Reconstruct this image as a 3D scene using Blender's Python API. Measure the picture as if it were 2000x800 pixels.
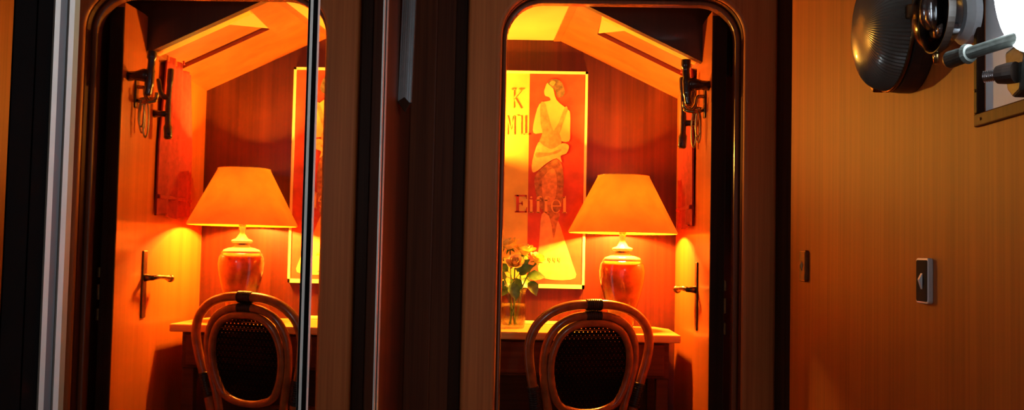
import bpy, bmesh, math, random
from mathutils import Vector, Matrix, Euler
from mathutils.geometry import tessellate_polygon
random.seed(7)
PI = math.pi
S = bpy.context.scene
for o in list(bpy.data.objects): bpy.data.objects.remove(o)
COL = S.collection

# ------------------------------------------------------------ camera, world, exposure
EYE = 1.02
FPX = 1950.0
cam_d = bpy.data.cameras.new('camera')
cam = bpy.data.objects.new('camera', cam_d); COL.objects.link(cam)
cam_d.sensor_width = 36.0
cam_d.lens = FPX / 2000 * 36.0
cam_d.clip_start = 0.02
CR = Matrix.Rotation(math.radians(1.47), 3, 'Z') @ Matrix.Rotation(math.radians(92.76), 3, 'X') @ Matrix.Rotation(math.radians(1.2), 3, 'Z')
cam.matrix_world = Matrix.Translation((0, 0, EYE)) @ CR.to_4x4()
S.camera = cam

w = bpy.data.worlds.new('daylight'); S.world = w; w.use_nodes = True
w.node_tree.nodes['Background'].inputs[0].default_value = (1.0, 0.93, 0.85, 1)
w.node_tree.nodes['Background'].inputs[1].default_value = 0.5
S.view_settings.view_transform = 'Standard'
S.view_settings.look = 'None'
S.view_settings.gamma = 1.0
S.view_settings.use_curve_mapping = False
S.view_settings.exposure = 0.0
LAMP_W = 125.0
CEIL_W = 130.0
LAMP_COL = (1.0, 0.46, 0.055)

# ------------------------------------------------------------ survey helpers (pixel of the 2000x800 photograph -> point of the place)
def ray(px, py): return CR @ Vector(((px - 1000) / FPX, -(py - 400) / FPX, -1))
def at(px, py, Y):
    v = ray(px, py); return v * (Y / v.y) + Vector((0, 0, EYE))
def atx(px, py, X):
    v = ray(px, py); return v * (X / v.x) + Vector((0, 0, EYE))

# ------------------------------------------------------------ materials
def newmat(name):
    m = bpy.data.materials.new(name); m.use_nodes = True
    return m, m.node_tree, m.node_tree.nodes['Principled BSDF']
def plain(name, col, rough=.5, metal=0., coat=0., noise=0.12, nscale=40, bump=0., trans=0., ior=1.45, emit=None, es=0., spec=.5):
    m, t, b = newmat(name)
    b.inputs['Roughness'].default_value = rough
    b.inputs['Metallic'].default_value = metal
    b.inputs['Coat Weight'].default_value = coat
    b.inputs['Specular IOR Level'].default_value = spec
    b.inputs['Coat Roughness'].default_value = .15
    b.inputs['Transmission Weight'].default_value = trans
    b.inputs['IOR'].default_value = ior
    tc = t.nodes.new('ShaderNodeTexCoord'); n = t.nodes.new('ShaderNodeTexNoise')
    n.inputs['Scale'].default_value = nscale; n.inputs['Detail'].default_value = 4
    t.links.new(tc.outputs['Object'], n.inputs['Vector'])
    r = t.nodes.new('ShaderNodeValToRGB')
    r.color_ramp.elements[0].position = .3; r.color_ramp.elements[1].position = .7
    r.color_ramp.elements[0].color = [max(0, c * (1 - noise)) for c in col] + [1]
    r.color_ramp.elements[1].color = [min(1, c * (1 + noise)) for c in col] + [1]
    t.links.new(n.outputs['Fac'], r.inputs['Fac']); t.links.new(r.outputs['Color'], b.inputs['Base Color'])
    if bump:
        bp = t.nodes.new('ShaderNodeBump'); bp.inputs['Strength'].default_value = bump; bp.inputs['Distance'].default_value = .002
        t.links.new(n.outputs['Fac'], bp.inputs['Height']); t.links.new(bp.outputs['Normal'], b.inputs['Normal'])
    if emit:
        b.inputs['Emission Color'].default_value = (*emit, 1); b.inputs['Emission Strength'].default_value = es
    return m
def wood(name, dark, light, grain=(95, 95, 1.3), rough=.32, coat=.25, fine=.5, spec=.5, soft=0.):
    m, t, b = newmat(name)
    tc = t.nodes.new('ShaderNodeTexCoord'); mp = t.nodes.new('ShaderNodeMapping')
    mp.inputs['Scale'].default_value = grain
    t.links.new(tc.outputs['Object'], mp.inputs['Vector'])
    n1 = t.nodes.new('ShaderNodeTexNoise'); n1.inputs['Scale'].default_value = 1.0; n1.inputs['Detail'].default_value = 5; n1.inputs['Roughness'].default_value = .65
    t.links.new(mp.outputs['Vector'], n1.inputs['Vector'])
    mp2 = t.nodes.new('ShaderNodeMapping'); mp2.inputs['Scale'].default_value = [g * .16 if g > 10 else g * .6 for g in grain]
    t.links.new(tc.outputs['Object'], mp2.inputs['Vector'])
    n2 = t.nodes.new('ShaderNodeTexNoise'); n2.inputs['Scale'].default_value = 1.0; n2.inputs['Detail'].default_value = 3
    t.links.new(mp2.outputs['Vector'], n2.inputs['Vector'])
    mx = t.nodes.new('ShaderNodeMath'); mx.operation = 'MULTIPLY_ADD'; mx.inputs[1].default_value = 1 - fine
    t.links.new(n2.outputs['Fac'], mx.inputs[0])
    h = t.nodes.new('ShaderNodeMath'); h.operation = 'MULTIPLY'; h.inputs[1].default_value = fine
    t.links.new(n1.outputs['Fac'], h.inputs[0]); t.links.new(h.outputs[0], mx.inputs[2])
    r = t.nodes.new('ShaderNodeValToRGB')
    r.color_ramp.elements[0].position = .34 - soft; r.color_ramp.elements[1].position = .64 + soft
    r.color_ramp.elements[0].color = (*dark, 1); r.color_ramp.elements[1].color = (*light, 1)
    t.links.new(mx.outputs[0], r.inputs['Fac']); t.links.new(r.outputs['Color'], b.inputs['Base Color'])
    b.inputs['Roughness'].default_value = rough; b.inputs['Coat Weight'].default_value = coat; b.inputs['Coat Roughness'].default_value = .12
    b.inputs['Specular IOR Level'].default_value = spec
    bp = t.nodes.new('ShaderNodeBump'); bp.inputs['Strength'].default_value = .12; bp.inputs['Distance'].default_value = .001
    t.links.new(n1.outputs['Fac'], bp.inputs['Height']); t.links.new(bp.outputs['Normal'], b.inputs['Normal'])
    return m

M = {}
M['mahog'] = wood('mahogany_panel', (.040, .006, .0012), (.095, .015, .003), rough=.38, coat=.05, spec=.3)
M['mahog_bulk'] = wood('mahogany_bulkhead', (.055, .014, .006), (.13, .036, .014), rough=.5, coat=.0, spec=.12)
M['casing'] = wood('mahogany_casing', (.36, .10, .028), (.62, .19, .055), rough=.45, coat=.03, spec=.15)
M['jamb'] = wood('mahogany_jamb', (.16, .045, .015), (.26, .075, .025), rough=.25, coat=.5)
M['teak'] = wood('teak_veneer_wall', (.24, .050, .004), (.58, .130, .009), rough=.55, coat=.0, spec=.4, fine=.6, soft=.10)
M['dark_wood'] = wood('dark_and_shaded_wood', (.018, .006, .003), (.04, .013, .006), rough=.5, coat=.0, spec=.1)  # also stands in for shade on door edge, casing side and porthole stiles
M['leaf'] = wood('door_leaf_veneer', (.42, .082, .010), (.58, .125, .016), rough=.35, coat=.1)
M['slope'] = wood('ceiling_veneer', (.21, .042, .006), (.32, .070, .010), grain=(2.0, 70, 70), rough=.35, coat=.2)
M['sheen_wood'] = wood('gold_sheen_ceiling_strip', (.55, .26, .05), (.72, .38, .08), grain=(2.0, 70, 70), rough=.3, coat=.3)  # paler than the slope so its colour carries the lamp's sheen
M['cream_ceiling'] = plain('cream_painted_ceiling', (.38, .22, .06), .5, noise=.05, nscale=8)
M['shadow_wood'] = wood('shaded_beam_wood', (.03, .012, .006), (.05, .02, .01))  # dark tone stands for the beam face turned from the lamp
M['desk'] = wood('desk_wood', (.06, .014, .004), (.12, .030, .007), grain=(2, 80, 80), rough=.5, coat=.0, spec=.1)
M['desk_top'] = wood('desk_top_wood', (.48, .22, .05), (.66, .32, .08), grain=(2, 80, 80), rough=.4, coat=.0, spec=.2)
M['floor'] = wood('floor_boards', (.05, .022, .012), (.11, .05, .025), grain=(60, 2, 60))
M['dark_ceiling'] = plain('dark_ceiling', (.08, .04, .025), .6)
M['alu'] = plain('brushed_aluminium', (.62, .60, .56), .5, .45, noise=.05)
M['alu_dark'] = plain('anodised_dark_aluminium', (.12, .12, .13), .5, .4, noise=.05)
M['alu_lit_face'] = plain('lit_face_aluminium', (.36, .33, .20), .4, .8, noise=.05)  # olive tint holds the light on the stile's side face
M['satin'] = plain('satin_silver_trim', (.72, .74, .78), .45, .35, noise=.04)
M['profile_metal'] = plain('blue_grey_profile_metal', (.42, .46, .50), .3, .9, noise=.1)
M['chrome'] = plain('chrome', (.75, .76, .78), .16, 1.0, noise=.03)
M['steel'] = plain('galvanised_steel', (.055, .06, .054), .42, .35, noise=.25, nscale=120, bump=.2)
M['brass'] = plain('aged_brass', (.42, .26, .10), .25, 1.0, noise=.2, nscale=90)
M['brass_dark'] = plain('tarnished_brass', (.20, .11, .045), .3, 1.0, noise=.2, nscale=90)
M['black'] = plain('black_plastic', (.004, .003, .003), .8, spec=.02)
M['plate_black'] = plain('switch_black_face', (.022, .019, .020), .7, spec=.06)
M['base_dark'] = plain('lamp_base_bakelite', (.03, .018, .013), .45, coat=.1)
M['rattan'] = plain('varnished_rattan', (.30, .075, .017), .28, coat=.4, noise=.35, nscale=30, bump=.1)
M['cane'] = plain('black_woven_cane', (.006, .004, .003), .8, spec=.05)
M['wrap'] = plain('black_leather_wrap', (.015, .010, .008), .3, noise=.4)
M['ceramic'] = plain('brown_glazed_ceramic', (.22, .05, .014), .12, coat=.8, noise=.55, nscale=18)
M['ceramic_light'] = plain('pale_glazed_ceramic', (.72, .52, .30), .12, coat=.8, noise=.15, nscale=18)
M['red_cloth'] = plain('red_towel_cloth', (.40, .030, .018), .85, noise=.2, nscale=60, bump=.4)
M['hook_wood'] = plain('dark_polished_hook_wood', (.055, .018, .008), .22, coat=.6, noise=.3)
M['grey_paint'] = plain('grey_painted_lining', (.80, .83, .88), .55, noise=.04, nscale=20)
M['petal'] = plain('yellow_rose_petal', (.90, .74, .16), .6, noise=.15, nscale=50)
M['petal_p'] = plain('peach_rose_petal', (.88, .55, .14), .6, noise=.15, nscale=50)
M['green'] = plain('rose_leaf_green', (.10, .24, .035), .45, noise=.35, nscale=60)
M['stemg'] = plain('rose_stem_green', (.09, .18, .04), .5)
M['canvas_y'] = plain('print_yellow', (.74, .50, .07), .6, noise=.14, nscale=12)
M['canvas_r'] = plain('print_red', (.50, .055, .015), .6, noise=.35, nscale=14)
M['print_skin'] = plain('print_skin', (.72, .44, .09), .6, noise=.08, nscale=30)
M['print_hair'] = plain('print_hair', (.16, .10, .03), .6, noise=.5, nscale=80)
M['print_dress'] = plain('print_dress', (.66, .27, .06), .6, noise=.25, nscale=60)
M['print_drape'] = plain('print_drape', (.82, .48, .10), .6, noise=.18, nscale=60)
M['print_skirt'] = plain('print_skirt', (.42, .16, .035), .6, noise=.5, nscale=55)
M['print_train'] = plain('print_train', (.72, .36, .10), .6, noise=.15, nscale=40)
M['print_cream'] = plain('print_cream', (.90, .72, .42), .6, noise=.08, nscale=40)
M['print_letter'] = plain('print_letter', (.80, .40, .08), .6, noise=.1, nscale=40)
M['print_mark'] = plain('print_faint_mark', (.66, .41, .055), .6, noise=.25, nscale=90)
M['frame_cream'] = plain('cream_picture_edge', (.86, .66, .28), .5, noise=.06)
# mirror
m, t, b = newmat('mirror_silver'); b.inputs['Metallic'].default_value = 1; b.inputs['Roughness'].default_value = .012
b.inputs['Base Color'].default_value = (.80, .80, .79, 1); M['mirror'] = m
# clear glass
def glass(name, col, rough=.03, opacity=.25):
    m, t, b = newmat(name)
    b.inputs['Base Color'].default_value = (*col, 1); b.inputs['Roughness'].default_value = rough
    b.inputs['Transmission Weight'].default_value = 1.0; b.inputs['IOR'].default_value = 1.3
    tr = t.nodes.new('ShaderNodeBsdfTransparent'); mx = t.nodes.new('ShaderNodeMixShader')
    tr.inputs[0].default_value = (*[min(1, c * 1.0 + .0) for c in col], 1)
    mx.inputs[0].default_value = opacity
    out = t.nodes['Material Output']
    t.links.new(tr.outputs[0], mx.inputs[1]); t.links.new(b.outputs[0], mx.inputs[2]); t.links.new(mx.outputs[0], out.inputs['Surface'])
    return m
M['vase_glass'] = glass('clear_vase_glass', (.95, .95, .88), opacity=.35)
M['globe_glass'] = glass('smoky_globe_glass', (.72, .73, .76), rough=.12, opacity=.45)
M['water'] = glass('vase_water', (.85, .88, .70), opacity=.3)
m, t, b = newmat('ribbed_prism_glass')
b.inputs['Base Color'].default_value = (.13, .115, .10, 1); b.inputs['Roughness'].default_value = .3
b.inputs['Transmission Weight'].default_value = .2; b.inputs['Specular IOR Level'].default_value = .35; b.inputs['Coat Weight'].default_value = .12; b.inputs['Coat Roughness'].default_value = .05
M['prism'] = m
m, t, b = newmat('bright_porthole_pane')
b.inputs['Base Color'].default_value = (.8, .85, .9, 1)
b.inputs['Emission Color'].default_value = (.82, .94, 1.0, 1); b.inputs['Emission Strength'].default_value = 50.0
M['daylight_pane'] = m
# lamp shade: thin cloth that lets light through
m = bpy.data.materials.new('orange_shade_cloth'); m.use_nodes = True; t = m.node_tree; t.nodes.clear()
out = t.nodes.new('ShaderNodeOutputMaterial')
tc = t.nodes.new('ShaderNodeTexCoord'); n = t.nodes.new('ShaderNodeTexNoise'); n.inputs['Scale'].default_value = 14; n.inputs['Detail'].default_value = 6
t.links.new(tc.outputs['Object'], n.inputs['Vector'])
cr = t.nodes.new('ShaderNodeValToRGB'); cr.color_ramp.elements[0].position = .3; cr.color_ramp.elements[1].position = .7
cr.color_ramp.elements[0].color = (.72, .17, .012, 1); cr.color_ramp.elements[1].color = (.86, .25, .02, 1)
t.links.new(n.outputs['Fac'], cr.inputs['Fac'])
df = t.nodes.new('ShaderNodeBsdfDiffuse'); tl = t.nodes.new('ShaderNodeBsdfTranslucent'); em = t.nodes.new('ShaderNodeEmission')
for q in (df, tl): t.links.new(cr.outputs['Color'], q.inputs['Color'])
em.inputs['Color'].default_value = (1.0, .25, .03, 1); em.inputs['Strength'].default_value = .12
mx = t.nodes.new('ShaderNodeMixShader'); mx.inputs[0].default_value = .021
ad = t.nodes.new('ShaderNodeAddShader')
t.links.new(df.outputs[0], mx.inputs[1]); t.links.new(tl.outputs[0], mx.inputs[2])
t.links.new(mx.outputs[0], ad.inputs[0]); t.links.new(em.outputs[0], ad.inputs[1]); t.links.new(ad.outputs[0], out.inputs['Surface'])
M['shade'] = m
M['bulb'] = plain('frosted_bulb', (1, .9, .7), .5, emit=LAMP_COL, es=6)

# ------------------------------------------------------------ mesh helpers
def obj(name, bm, mat, parent=None, smooth=False, bevel=0., seg=2):
    bmesh.ops.recalc_face_normals(bm, faces=bm.faces[:])
    me = bpy.data.meshes.new(name); bm.to_mesh(me); bm.free()
    o = bpy.data.objects.new(name, me); COL.objects.link(o)
    me.materials.append(M[mat])
    if smooth:
        for p in me.polygons: p.use_smooth = True
    if bevel:
        bv = o.modifiers.new('bevel', 'BEVEL'); bv.width = bevel; bv.segments = seg; bv.limit_method = 'ANGLE'; bv.angle_limit = math.radians(40)
    if parent: o.parent = parent
    return o
def tag(o, label, cat, group=None):
    o['label'] = label; o['category'] = cat
    if group: o['group'] = group
    return o
def struct(o, label=None, cat=None):
    o['kind'] = 'structure'
    if label: o['label'] = label
    if cat: o['category'] = cat
    return o
def thing(name, label, cat, loc=(0, 0, 0), rot=(0, 0, 0), group=None):
    o = bpy.data.objects.new(name, None); COL.objects.link(o); o.empty_display_size = .05
    o.location = loc; o.rotation_euler = rot
    return tag(o, label, cat, group)
def B(): return bmesh.new()
def bx(bm, x0, x1, y0, y1, z0, z1):
    vs = [bm.verts.new((x, y, z)) for x in (x0, x1) for y in (y0, y1) for z in (z0, z1)]
    for f in ((0, 1, 3, 2), (4, 6, 7, 5), (0, 4, 5, 1), (2, 3, 7, 6), (0, 2, 6, 4), (1, 5, 7, 3)): bm.faces.new([vs[i] for i in f])
    return bm
def box(*a): return bx(B(), *a)
def catmull(pts, n=6, closed=False):
    P = [Vector(p) for p in pts]; out = []
    N = len(P); rng = range(N if closed else N - 1)
    for i in rng:
        if closed: p0, p1, p2, p3 = P[i - 1], P[i], P[(i + 1) % N], P[(i + 2) % N]
        else: p0, p1, p2, p3 = P[max(i - 1, 0)], P[i], P[i + 1], P[min(i + 2, N - 1)]
        for k in range(n):
            s = k / n
            out.append(.5 * ((2 * p1) + (p2 - p0) * s + (2 * p0 - 5 * p1 + 4 * p2 - p3) * s * s + (3 * p1 - p0 - 3 * p2 + p3) * s ** 3))
    if not closed: out.append(P[-1])
    return out
def tube(bm, pts, r, segs=10, closed=False):
    P = [Vector(p) for p in pts]; N = len(P)
    R = r if isinstance(r, (list, tuple)) else [r] * N
    rings = []; up = None
    for i in range(N):
        d = (P[(i + 1) % N] - P[i - 1]) if closed else (P[min(i + 1, N - 1)] - P[max(i - 1, 0)])
        d.normalize()
        if up is None: up = d.orthogonal().normalized()
        else: up = (up - d * up.dot(d)).normalized()
        q = d.cross(up)
        rings.append([bm.verts.new(P[i] + (up * math.cos(2 * PI * k / segs) + q * math.sin(2 * PI * k / segs)) * R[i]) for k in range(segs)])
    for i in range(N if closed else N - 1):
        a, b_ = rings[i], rings[(i + 1) % N]
        off = 0
        if closed and i == N - 1:
            off = min(range(segs), key=lambda s: (a[0].co - b_[s].co).length)
        for k in range(segs):
            bm.faces.new((a[k], a[(k + 1) % segs], b_[(k + 1 + off) % segs], b_[(k + off) % segs]))
    if not closed:
        bm.faces.new(rings[0]); bm.faces.new(rings[-1])
    return bm
def lathe(bm, prof, segs=40, mat=Matrix.Identity(4), rib=None):
    rings = []
    for j, (r, z) in enumerate(prof):
        if r < 1e-6: rings.append([bm.verts.new(mat @ Vector((0, 0, z)))])
        else:
            rings.append([bm.verts.new(mat @ Vector(((r + (rib(j, k) if rib else 0)) * math.cos(2 * PI * k / segs), (r + (rib(j, k) if rib else 0)) * math.sin(2 * PI * k / segs), z))) for k in range(segs)])
    for a, b_ in zip(rings, rings[1:]):
        for k in range(segs):
            l = (k + 1) % segs
            if len(a) == 1 and len(b_) == 1: continue
            if len(a) == 1: bm.faces.new((a[0], b_[k], b_[l]))
            elif len(b_) == 1: bm.faces.new((a[k], b_[0], a[l]))
            else: bm.faces.new((a[k], a[l], b_[l], b_[k]))
    if len(rings[0]) > 1: bm.faces.new(rings[0])
    if len(rings[-1]) > 1: bm.faces.new(rings[-1])
    return bm
def prism(bm, poly, axis, a, b_):
    """poly: 2D points; axis 'x','y','z' = extrusion axis"""
    def v(p, s):
        return {'x': (s, p[0], p[1]), 'y': (p[0], s, p[1]), 'z': (p[0], p[1], s)}[axis]
    A = [bm.verts.new(v(p, a)) for p in poly]; C_ = [bm.verts.new(v(p, b_)) for p in poly]
    n = len(poly)
    bm.faces.new(A); bm.faces.new(C_)
    for i in range(n): bm.faces.new((A[i], A[(i + 1) % n], C_[(i + 1) % n], C_[i]))
    return bm
XROT = Matrix.Rotation(-PI / 2, 4, 'Y')     # local +z -> world -x

# arch-shaped band: inner rounded opening, outer outline, solid between y0 and y1
def arch_path(xl, xr, zt, r, n=10):
    p = [(xl, 0.0), (xl, zt - r)]
    p += [(xl + r - r * math.cos(a), zt - r + r * math.sin(a)) for a in [PI / 2 * k / n for k in range(1, n)]]
    p += [(xl + r, zt), (xr - r, zt)]
    p += [(xr - r + r * math.sin(a), zt - r + r * math.cos(a)) for a in [PI / 2 * k / n for k in range(1, n)]]
    p += [(xr, zt - r), (xr, 0.0)]
    return p
def rect_path(XL, XR, ZT, inner, n=10):
    q = []
    for i, (x, z) in enumerate(inner):
        if i <= 1: q.append((XL, z))
        elif i < 1 + n:
            s = (i - 1) / n; c = inner[1][1]; e = inner[n + 1][0]
            q.append((XL, c + (ZT - c) * s * 2) if s <= .5 else (XL + (e - XL) * (s - .5) * 2, ZT))
        elif i <= n + 2: q.append((x, ZT))
        elif i < 2 * n + 2:
            s = (i - n - 2) / n; c = inner[-1 - 1][1]; e = inner[n + 2][0]
            q.append((e + (XR - e) * s * 2, ZT) if s <= .5 else (XR, ZT + (c - ZT) * (s - .5) * 2))
        else: q.append((XR, z))
    return q
def band(bm, inn, outp, y0, y1):
    n = len(inn)
    v = [[bm.verts.new((p[0], y, p[1])) for p in path] for y in (y0, y1) for path in (inn, outp)]
    I0, O0, I1, O1 = v
    for i in range(n - 1):
        bm.faces.new((I0[i], I0[i + 1], O0[i + 1], O0[i])); bm.faces.new((I1[i], O1[i], O1[i + 1], I1[i + 1]))
        bm.faces.new((I0[i], I1[i], I1[i + 1], I0[i + 1])); bm.faces.new((O0[i], O0[i + 1], O1[i + 1], O1[i]))
    for i in (0, n - 1): bm.faces.new((I0[i], O0[i], O1[i], I1[i]))
    return bm

XM = -0.365          # mirror plane
XW = 0.665           # right-hand wall
YB = 2.80            # front face of the bulkhead
YK = 3.65            # cabin back wall
XC = 0.505           # cabin right wall
ZC = 1.806           # cabin ceiling

# ============================================================ the setting
struct(obj('floor', box(-1.0, .9, -2.6, 3.75, -.05, 0), 'floor'))
struct(obj('ceiling', box(-.5, .9, -2.6, 2.86, 2.05, 2.10), 'dark_ceiling'))
struct(obj('wall_left', box(-.47, XM - .010, -2.6, 2.80, 0, 2.05), 'dark_wood'))
struct(obj('wall_left_panel', box(XM - .010, XM, 2.318, 2.80, 0, 2.05), 'mahog_bulk'))
# right wall with the porthole recess cut out of it
PY0, PY1 = 1.02, 1.513
PZ0, PZ1 = 1.245, 1.66
bm = B()
bx(bm, XW, XW + .035, PY1, 2.636, 0, 2.05); bx(bm, XW, XW + .035, -2.6, PY0, 0, 2.05)
bx(bm, XW, XW + .035, PY0, PY1, 0, PZ0); bx(bm, XW, XW + .035, PY0, PY1, PZ1, 2.05)
struct(obj('wall_right', bm, 'teak'))
struct(obj('wall_right_recess', box(XW + .06, XW + .09, 2.5, 2.86, 0, 2.05), 'dark_wood'))
# bulkhead with the arched doorway
OL, OR_, OT, RAD = -0.109, 0.569, 1.750, .115
inn = arch_path(OL, OR_, OT, RAD)
struct(obj('wall_front', band(B(), inn, rect_path(-.47, .80, 2.05, inn), YB, YB + .05), 'mahog_bulk'))
struct(obj('trim_1', band(B(), inn, rect_path(-.206, .662, 1.86, inn), YB - .022, YB), 'casing', bevel=.015, seg=4),
       'varnished wooden casing around the arched doorway', 'door casing')
inn2 = arch_path(OL + .012, OR_ - .016, OT - .014, RAD - .012)
inn1 = arch_path(OL, OR_, OT, RAD)
struct(obj('trim_2', band(B(), inn2, inn1, YB + .030, YB + .065), 'jamb', bevel=.005, seg=2))
struct(obj('trim_3', box(XM, -.292, YB - .014, YB, 0, 2.05), 'mahog_bulk', bevel=.004))
struct(obj('casing_shade', box(-.238, -.210, YB - .006, YB, 0, 2.05), 'dark_wood'))  # dark strip put in for the shadow along the casing
# the cabin beyond
struct(obj('wall_back', box(-.95, .62, YK, YK + .05, 0, 2.05), 'mahog'))
struct(obj('wall_cabin_right', box(XC, XC + .09, 3.17, YK, 0, 2.0), 'leaf'))
struct(obj('wall_cabin_corner', box(.585, .62, YB + .05, 3.17, 0, 2.0), 'jamb'))
struct(obj('wall_cabin_left', box(-.95, -.90, YB + .05, YK, 0, 2.0), 'mahog'))
xc = lambda Y: .067 + (3.65 - Y) * .08
SL = .476
zs = lambda x, Y: ZC - SL * (x - xc(Y))
YN = 3.085
# flat ceiling
bm = B(); prism(bm, [(-.90, YB + .05), (xc(YB + .05) - .02, YB + .05), (xc(YK) - .02, YK), (-.90, YK)], 'z', ZC, 2.0)
struct(obj('ceiling.001', bm, 'cream_ceiling'))
bm = B(); prism(bm, [(xc(YB + .05) - .02, YB + .05), (xc(YB + .05) + .004, YB + .05), (xc(YK) + .004, YK), (xc(YK) - .02, YK)], 'z', ZC - .004, 2.0)
struct(obj('trim_5', bm, 'slope'))
# sloped ceiling with a sunk rectangular panel
def slope_hit(px, py):
    v = ray(px, py); n = Vector((SL, -SL * -.08 * -1 * -1, 1))
    # solve EYE + s*v.z = ZC - SL*(s*v.x - .067 - (3.65 - s*v.y)*.08)
    s = (ZC - EYE + SL * (.067 + 3.65 * .08)) / (v.z + SL * v.x + SL * .08 * v.y)
    return v * s + Vector((0, 0, EYE))
ra = slope_hit(1168, 63); rb = slope_hit(1174, 36); rc = slope_hit(1332, 150)
rd = slope_hit(1250, 108); re_ = slope_hit(1250, 72); rf = slope_hit(1226, 62)
RX0 = (ra.x + rb.x) / 2; RY1 = rd.y; RY0 = re_.y; RX1 = .485
print('recess', ra, rb, rc, rd, re_)
def slab(bm, x0, x1, y0, y1, dz0, dz1):
    vs = []
    for x in (x0, x1):
        for y in (y0, y1):
            xx = xc(y) + .004 if x is None else x
            for dz in (dz0, dz1): vs.append(bm.verts.new((xx, y, zs(xx, y) + dz)))
    for f in ((0, 1, 3, 2), (4, 6, 7, 5), (0, 4, 5, 1), (2, 3, 7, 6), (0, 2, 6, 4), (1, 5, 7, 3)): bm.faces.new([vs[i] for i in f])
bm = B()
slab(bm, None, RX0, YN, YK, 0, .05)
slab(bm, RX1, XC, YN, YK, 0, .05)
slab(bm, RX0, RX1, RY1, YK, 0, .05)
so = struct(obj('ceiling.002', bm, 'slope'))
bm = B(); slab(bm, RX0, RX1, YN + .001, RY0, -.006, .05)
obj('front_strip', bm, 'sheen_wood', so, bevel=.003)
bm = B()
tri = [Vector((ra.x + .002, RY1 - .002, 0)), Vector((RX0 + .001, RY0 + .004, 0)), Vector((rf.x, rf.y, 0))]
A = [bm.verts.new((p.x, p.y, zs(p.x, p.y) + .004)) for p in tri]; C2 = [bm.verts.new((p.x, p.y, zs(p.x, p.y) + .0155)) for p in tri]
bm.faces.new(A); bm.faces.new(C2)
for i in range(3): bm.faces.new((A[i], A[(i + 1) % 3], C2[(i + 1) % 3], C2[i]))
obj('lit_triangle', bm, 'cream_ceiling', so)  # pale plate put in for the lit triangle of the recess
bm = B(); slab(bm, RX0 - .01, RX1 + .01, RY0 - .01, RY1 + .01, .016, .06)
obj('sunk_panel', bm, 'slope', so)
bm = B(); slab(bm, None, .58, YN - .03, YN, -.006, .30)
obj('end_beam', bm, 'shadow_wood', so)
struct(obj('ceiling.003', box(-.95, .62, YB + .05, YK, 2.0, 2.05), 'dark_ceiling'))

# ------------------------------------------------------------ the narrow door leaf, folded back into the cabin
LX0, LX1, LY0, LY1 = .497, .539, 2.885, 3.160
poly = [(LY0, .02), (LY0, 1.735)]
poly += [(LY1 - .13 + .13 * math.sin(a), 1.735 - .13 * (1 - math.cos(a)) * 1.25) for a in [PI / 2 * k / 8 for k in range(0, 9)]]
poly += [(LY1, .02)]
door = bpy.data.objects.new('door_1', None); COL.objects.link(door); door.location = (.52, LY0, 0)
struct(door, 'narrow varnished door leaf folded back, lever handle at its edge', 'door')
DI = Matrix.Translation((-.52, -LY0, 0))
def dpart(name, bm, mat, **k):
    bm.transform(DI); return obj(name, bm, mat, door, **k)
dpart('leaf', prism(B(), poly, 'x', LX0, LX1), 'leaf')
dpart('edge_shade', box(LX0 + .001, LX1 - .001, LY0 - .004, LY0, .03, 1.72), 'dark_wood')  # dark facing stands for the unlit edge of the leaf
for z0, z1 in ((.925, .955), (.86, .905), (.80, .835)):
    dpart('hinge_plate', box(LX1 - .002, LX1 + .006, LY0 - .008, LY0 + .02, z0, z1), 'brass_dark', bevel=.002)
hz = at(1361, 565, 3.12).z
hY = 3.10
p_ = dpart('escutcheon', box(LX0 - .005, LX0, hY - .016, hY + .016, hz - .125, hz + .085), 'brass_dark', bevel=.003)
bm = B(); tube(bm, [(LX0, hY, hz), (LX0 - .020, hY, hz), (LX0 - .034, hY, hz)], [.013, .009, .008], 12)
tube(bm, catmull([(LX0 - .030, hY - .004, hz), (LX0 - .040, hY + .015, hz + .003), (LX0 - .044, hY + .06, hz + .001), (LX0 - .046, hY + .095, hz - .003)], 5), [.008] * 6 + [.0065] * 6 + [.009] * 4, 12)
bmesh.ops.create_uvsphere(bm, u_segments=14, v_segments=10, radius=.0125, matrix=Matrix.Translation((LX0 - .047, hY + .102, hz - .004)))
dpart('lever_handle', bm, 'brass_dark', smooth=True)

# ------------------------------------------------------------ porthole in the right wall
wz0 = at(0, 0, 1).z
win = bpy.data.objects.new('window_1', None); COL.objects.link(win); win.location = (XW, (PY0 + PY1) / 2, PZ0)
struct(win, 'porthole blazing with daylight in a dark wood frame, top right', 'porthole')
WI = Matrix.Translation((-XW, -(PY0 + PY1) / 2, -PZ0))
def wpart(name, bm, mat, par=None, **k):
    bm.transform(WI); return obj(name, bm, mat, par or win, **k)
wpart('lining', box(XW + .007, XW + .034, PY0 + .0002, PY1 - .0002, PZ0 + .0002, PZ1 - .0002), 'grey_paint')
bm = B()
fr = wpart('frame_rail', box(XW - .006, XW + .0065, PY0 - .012, PY1 + .012, PZ0 - .020, PZ0 - .0002), 'mahog_bulk', bevel=.002)
wpart('frame_rail', box(XW - .006, XW + .0065, PY0 - .012, PY1 + .012, PZ1 + .0002, PZ1 + .020), 'mahog_bulk', bevel=.002)
wpart('frame_stile', box(XW - .006, XW + .0065, PY1 - .0005, PY1 + .012, PZ0, PZ1), 'dark_wood', bevel=.002)  # darker than the rails, holding the shade of the recess reveal
wpart('frame_stile', box(XW - .006, XW + .0065, PY0 - .012, PY0 + .0005, PZ0, PZ1), 'dark_wood', bevel=.002)
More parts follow.
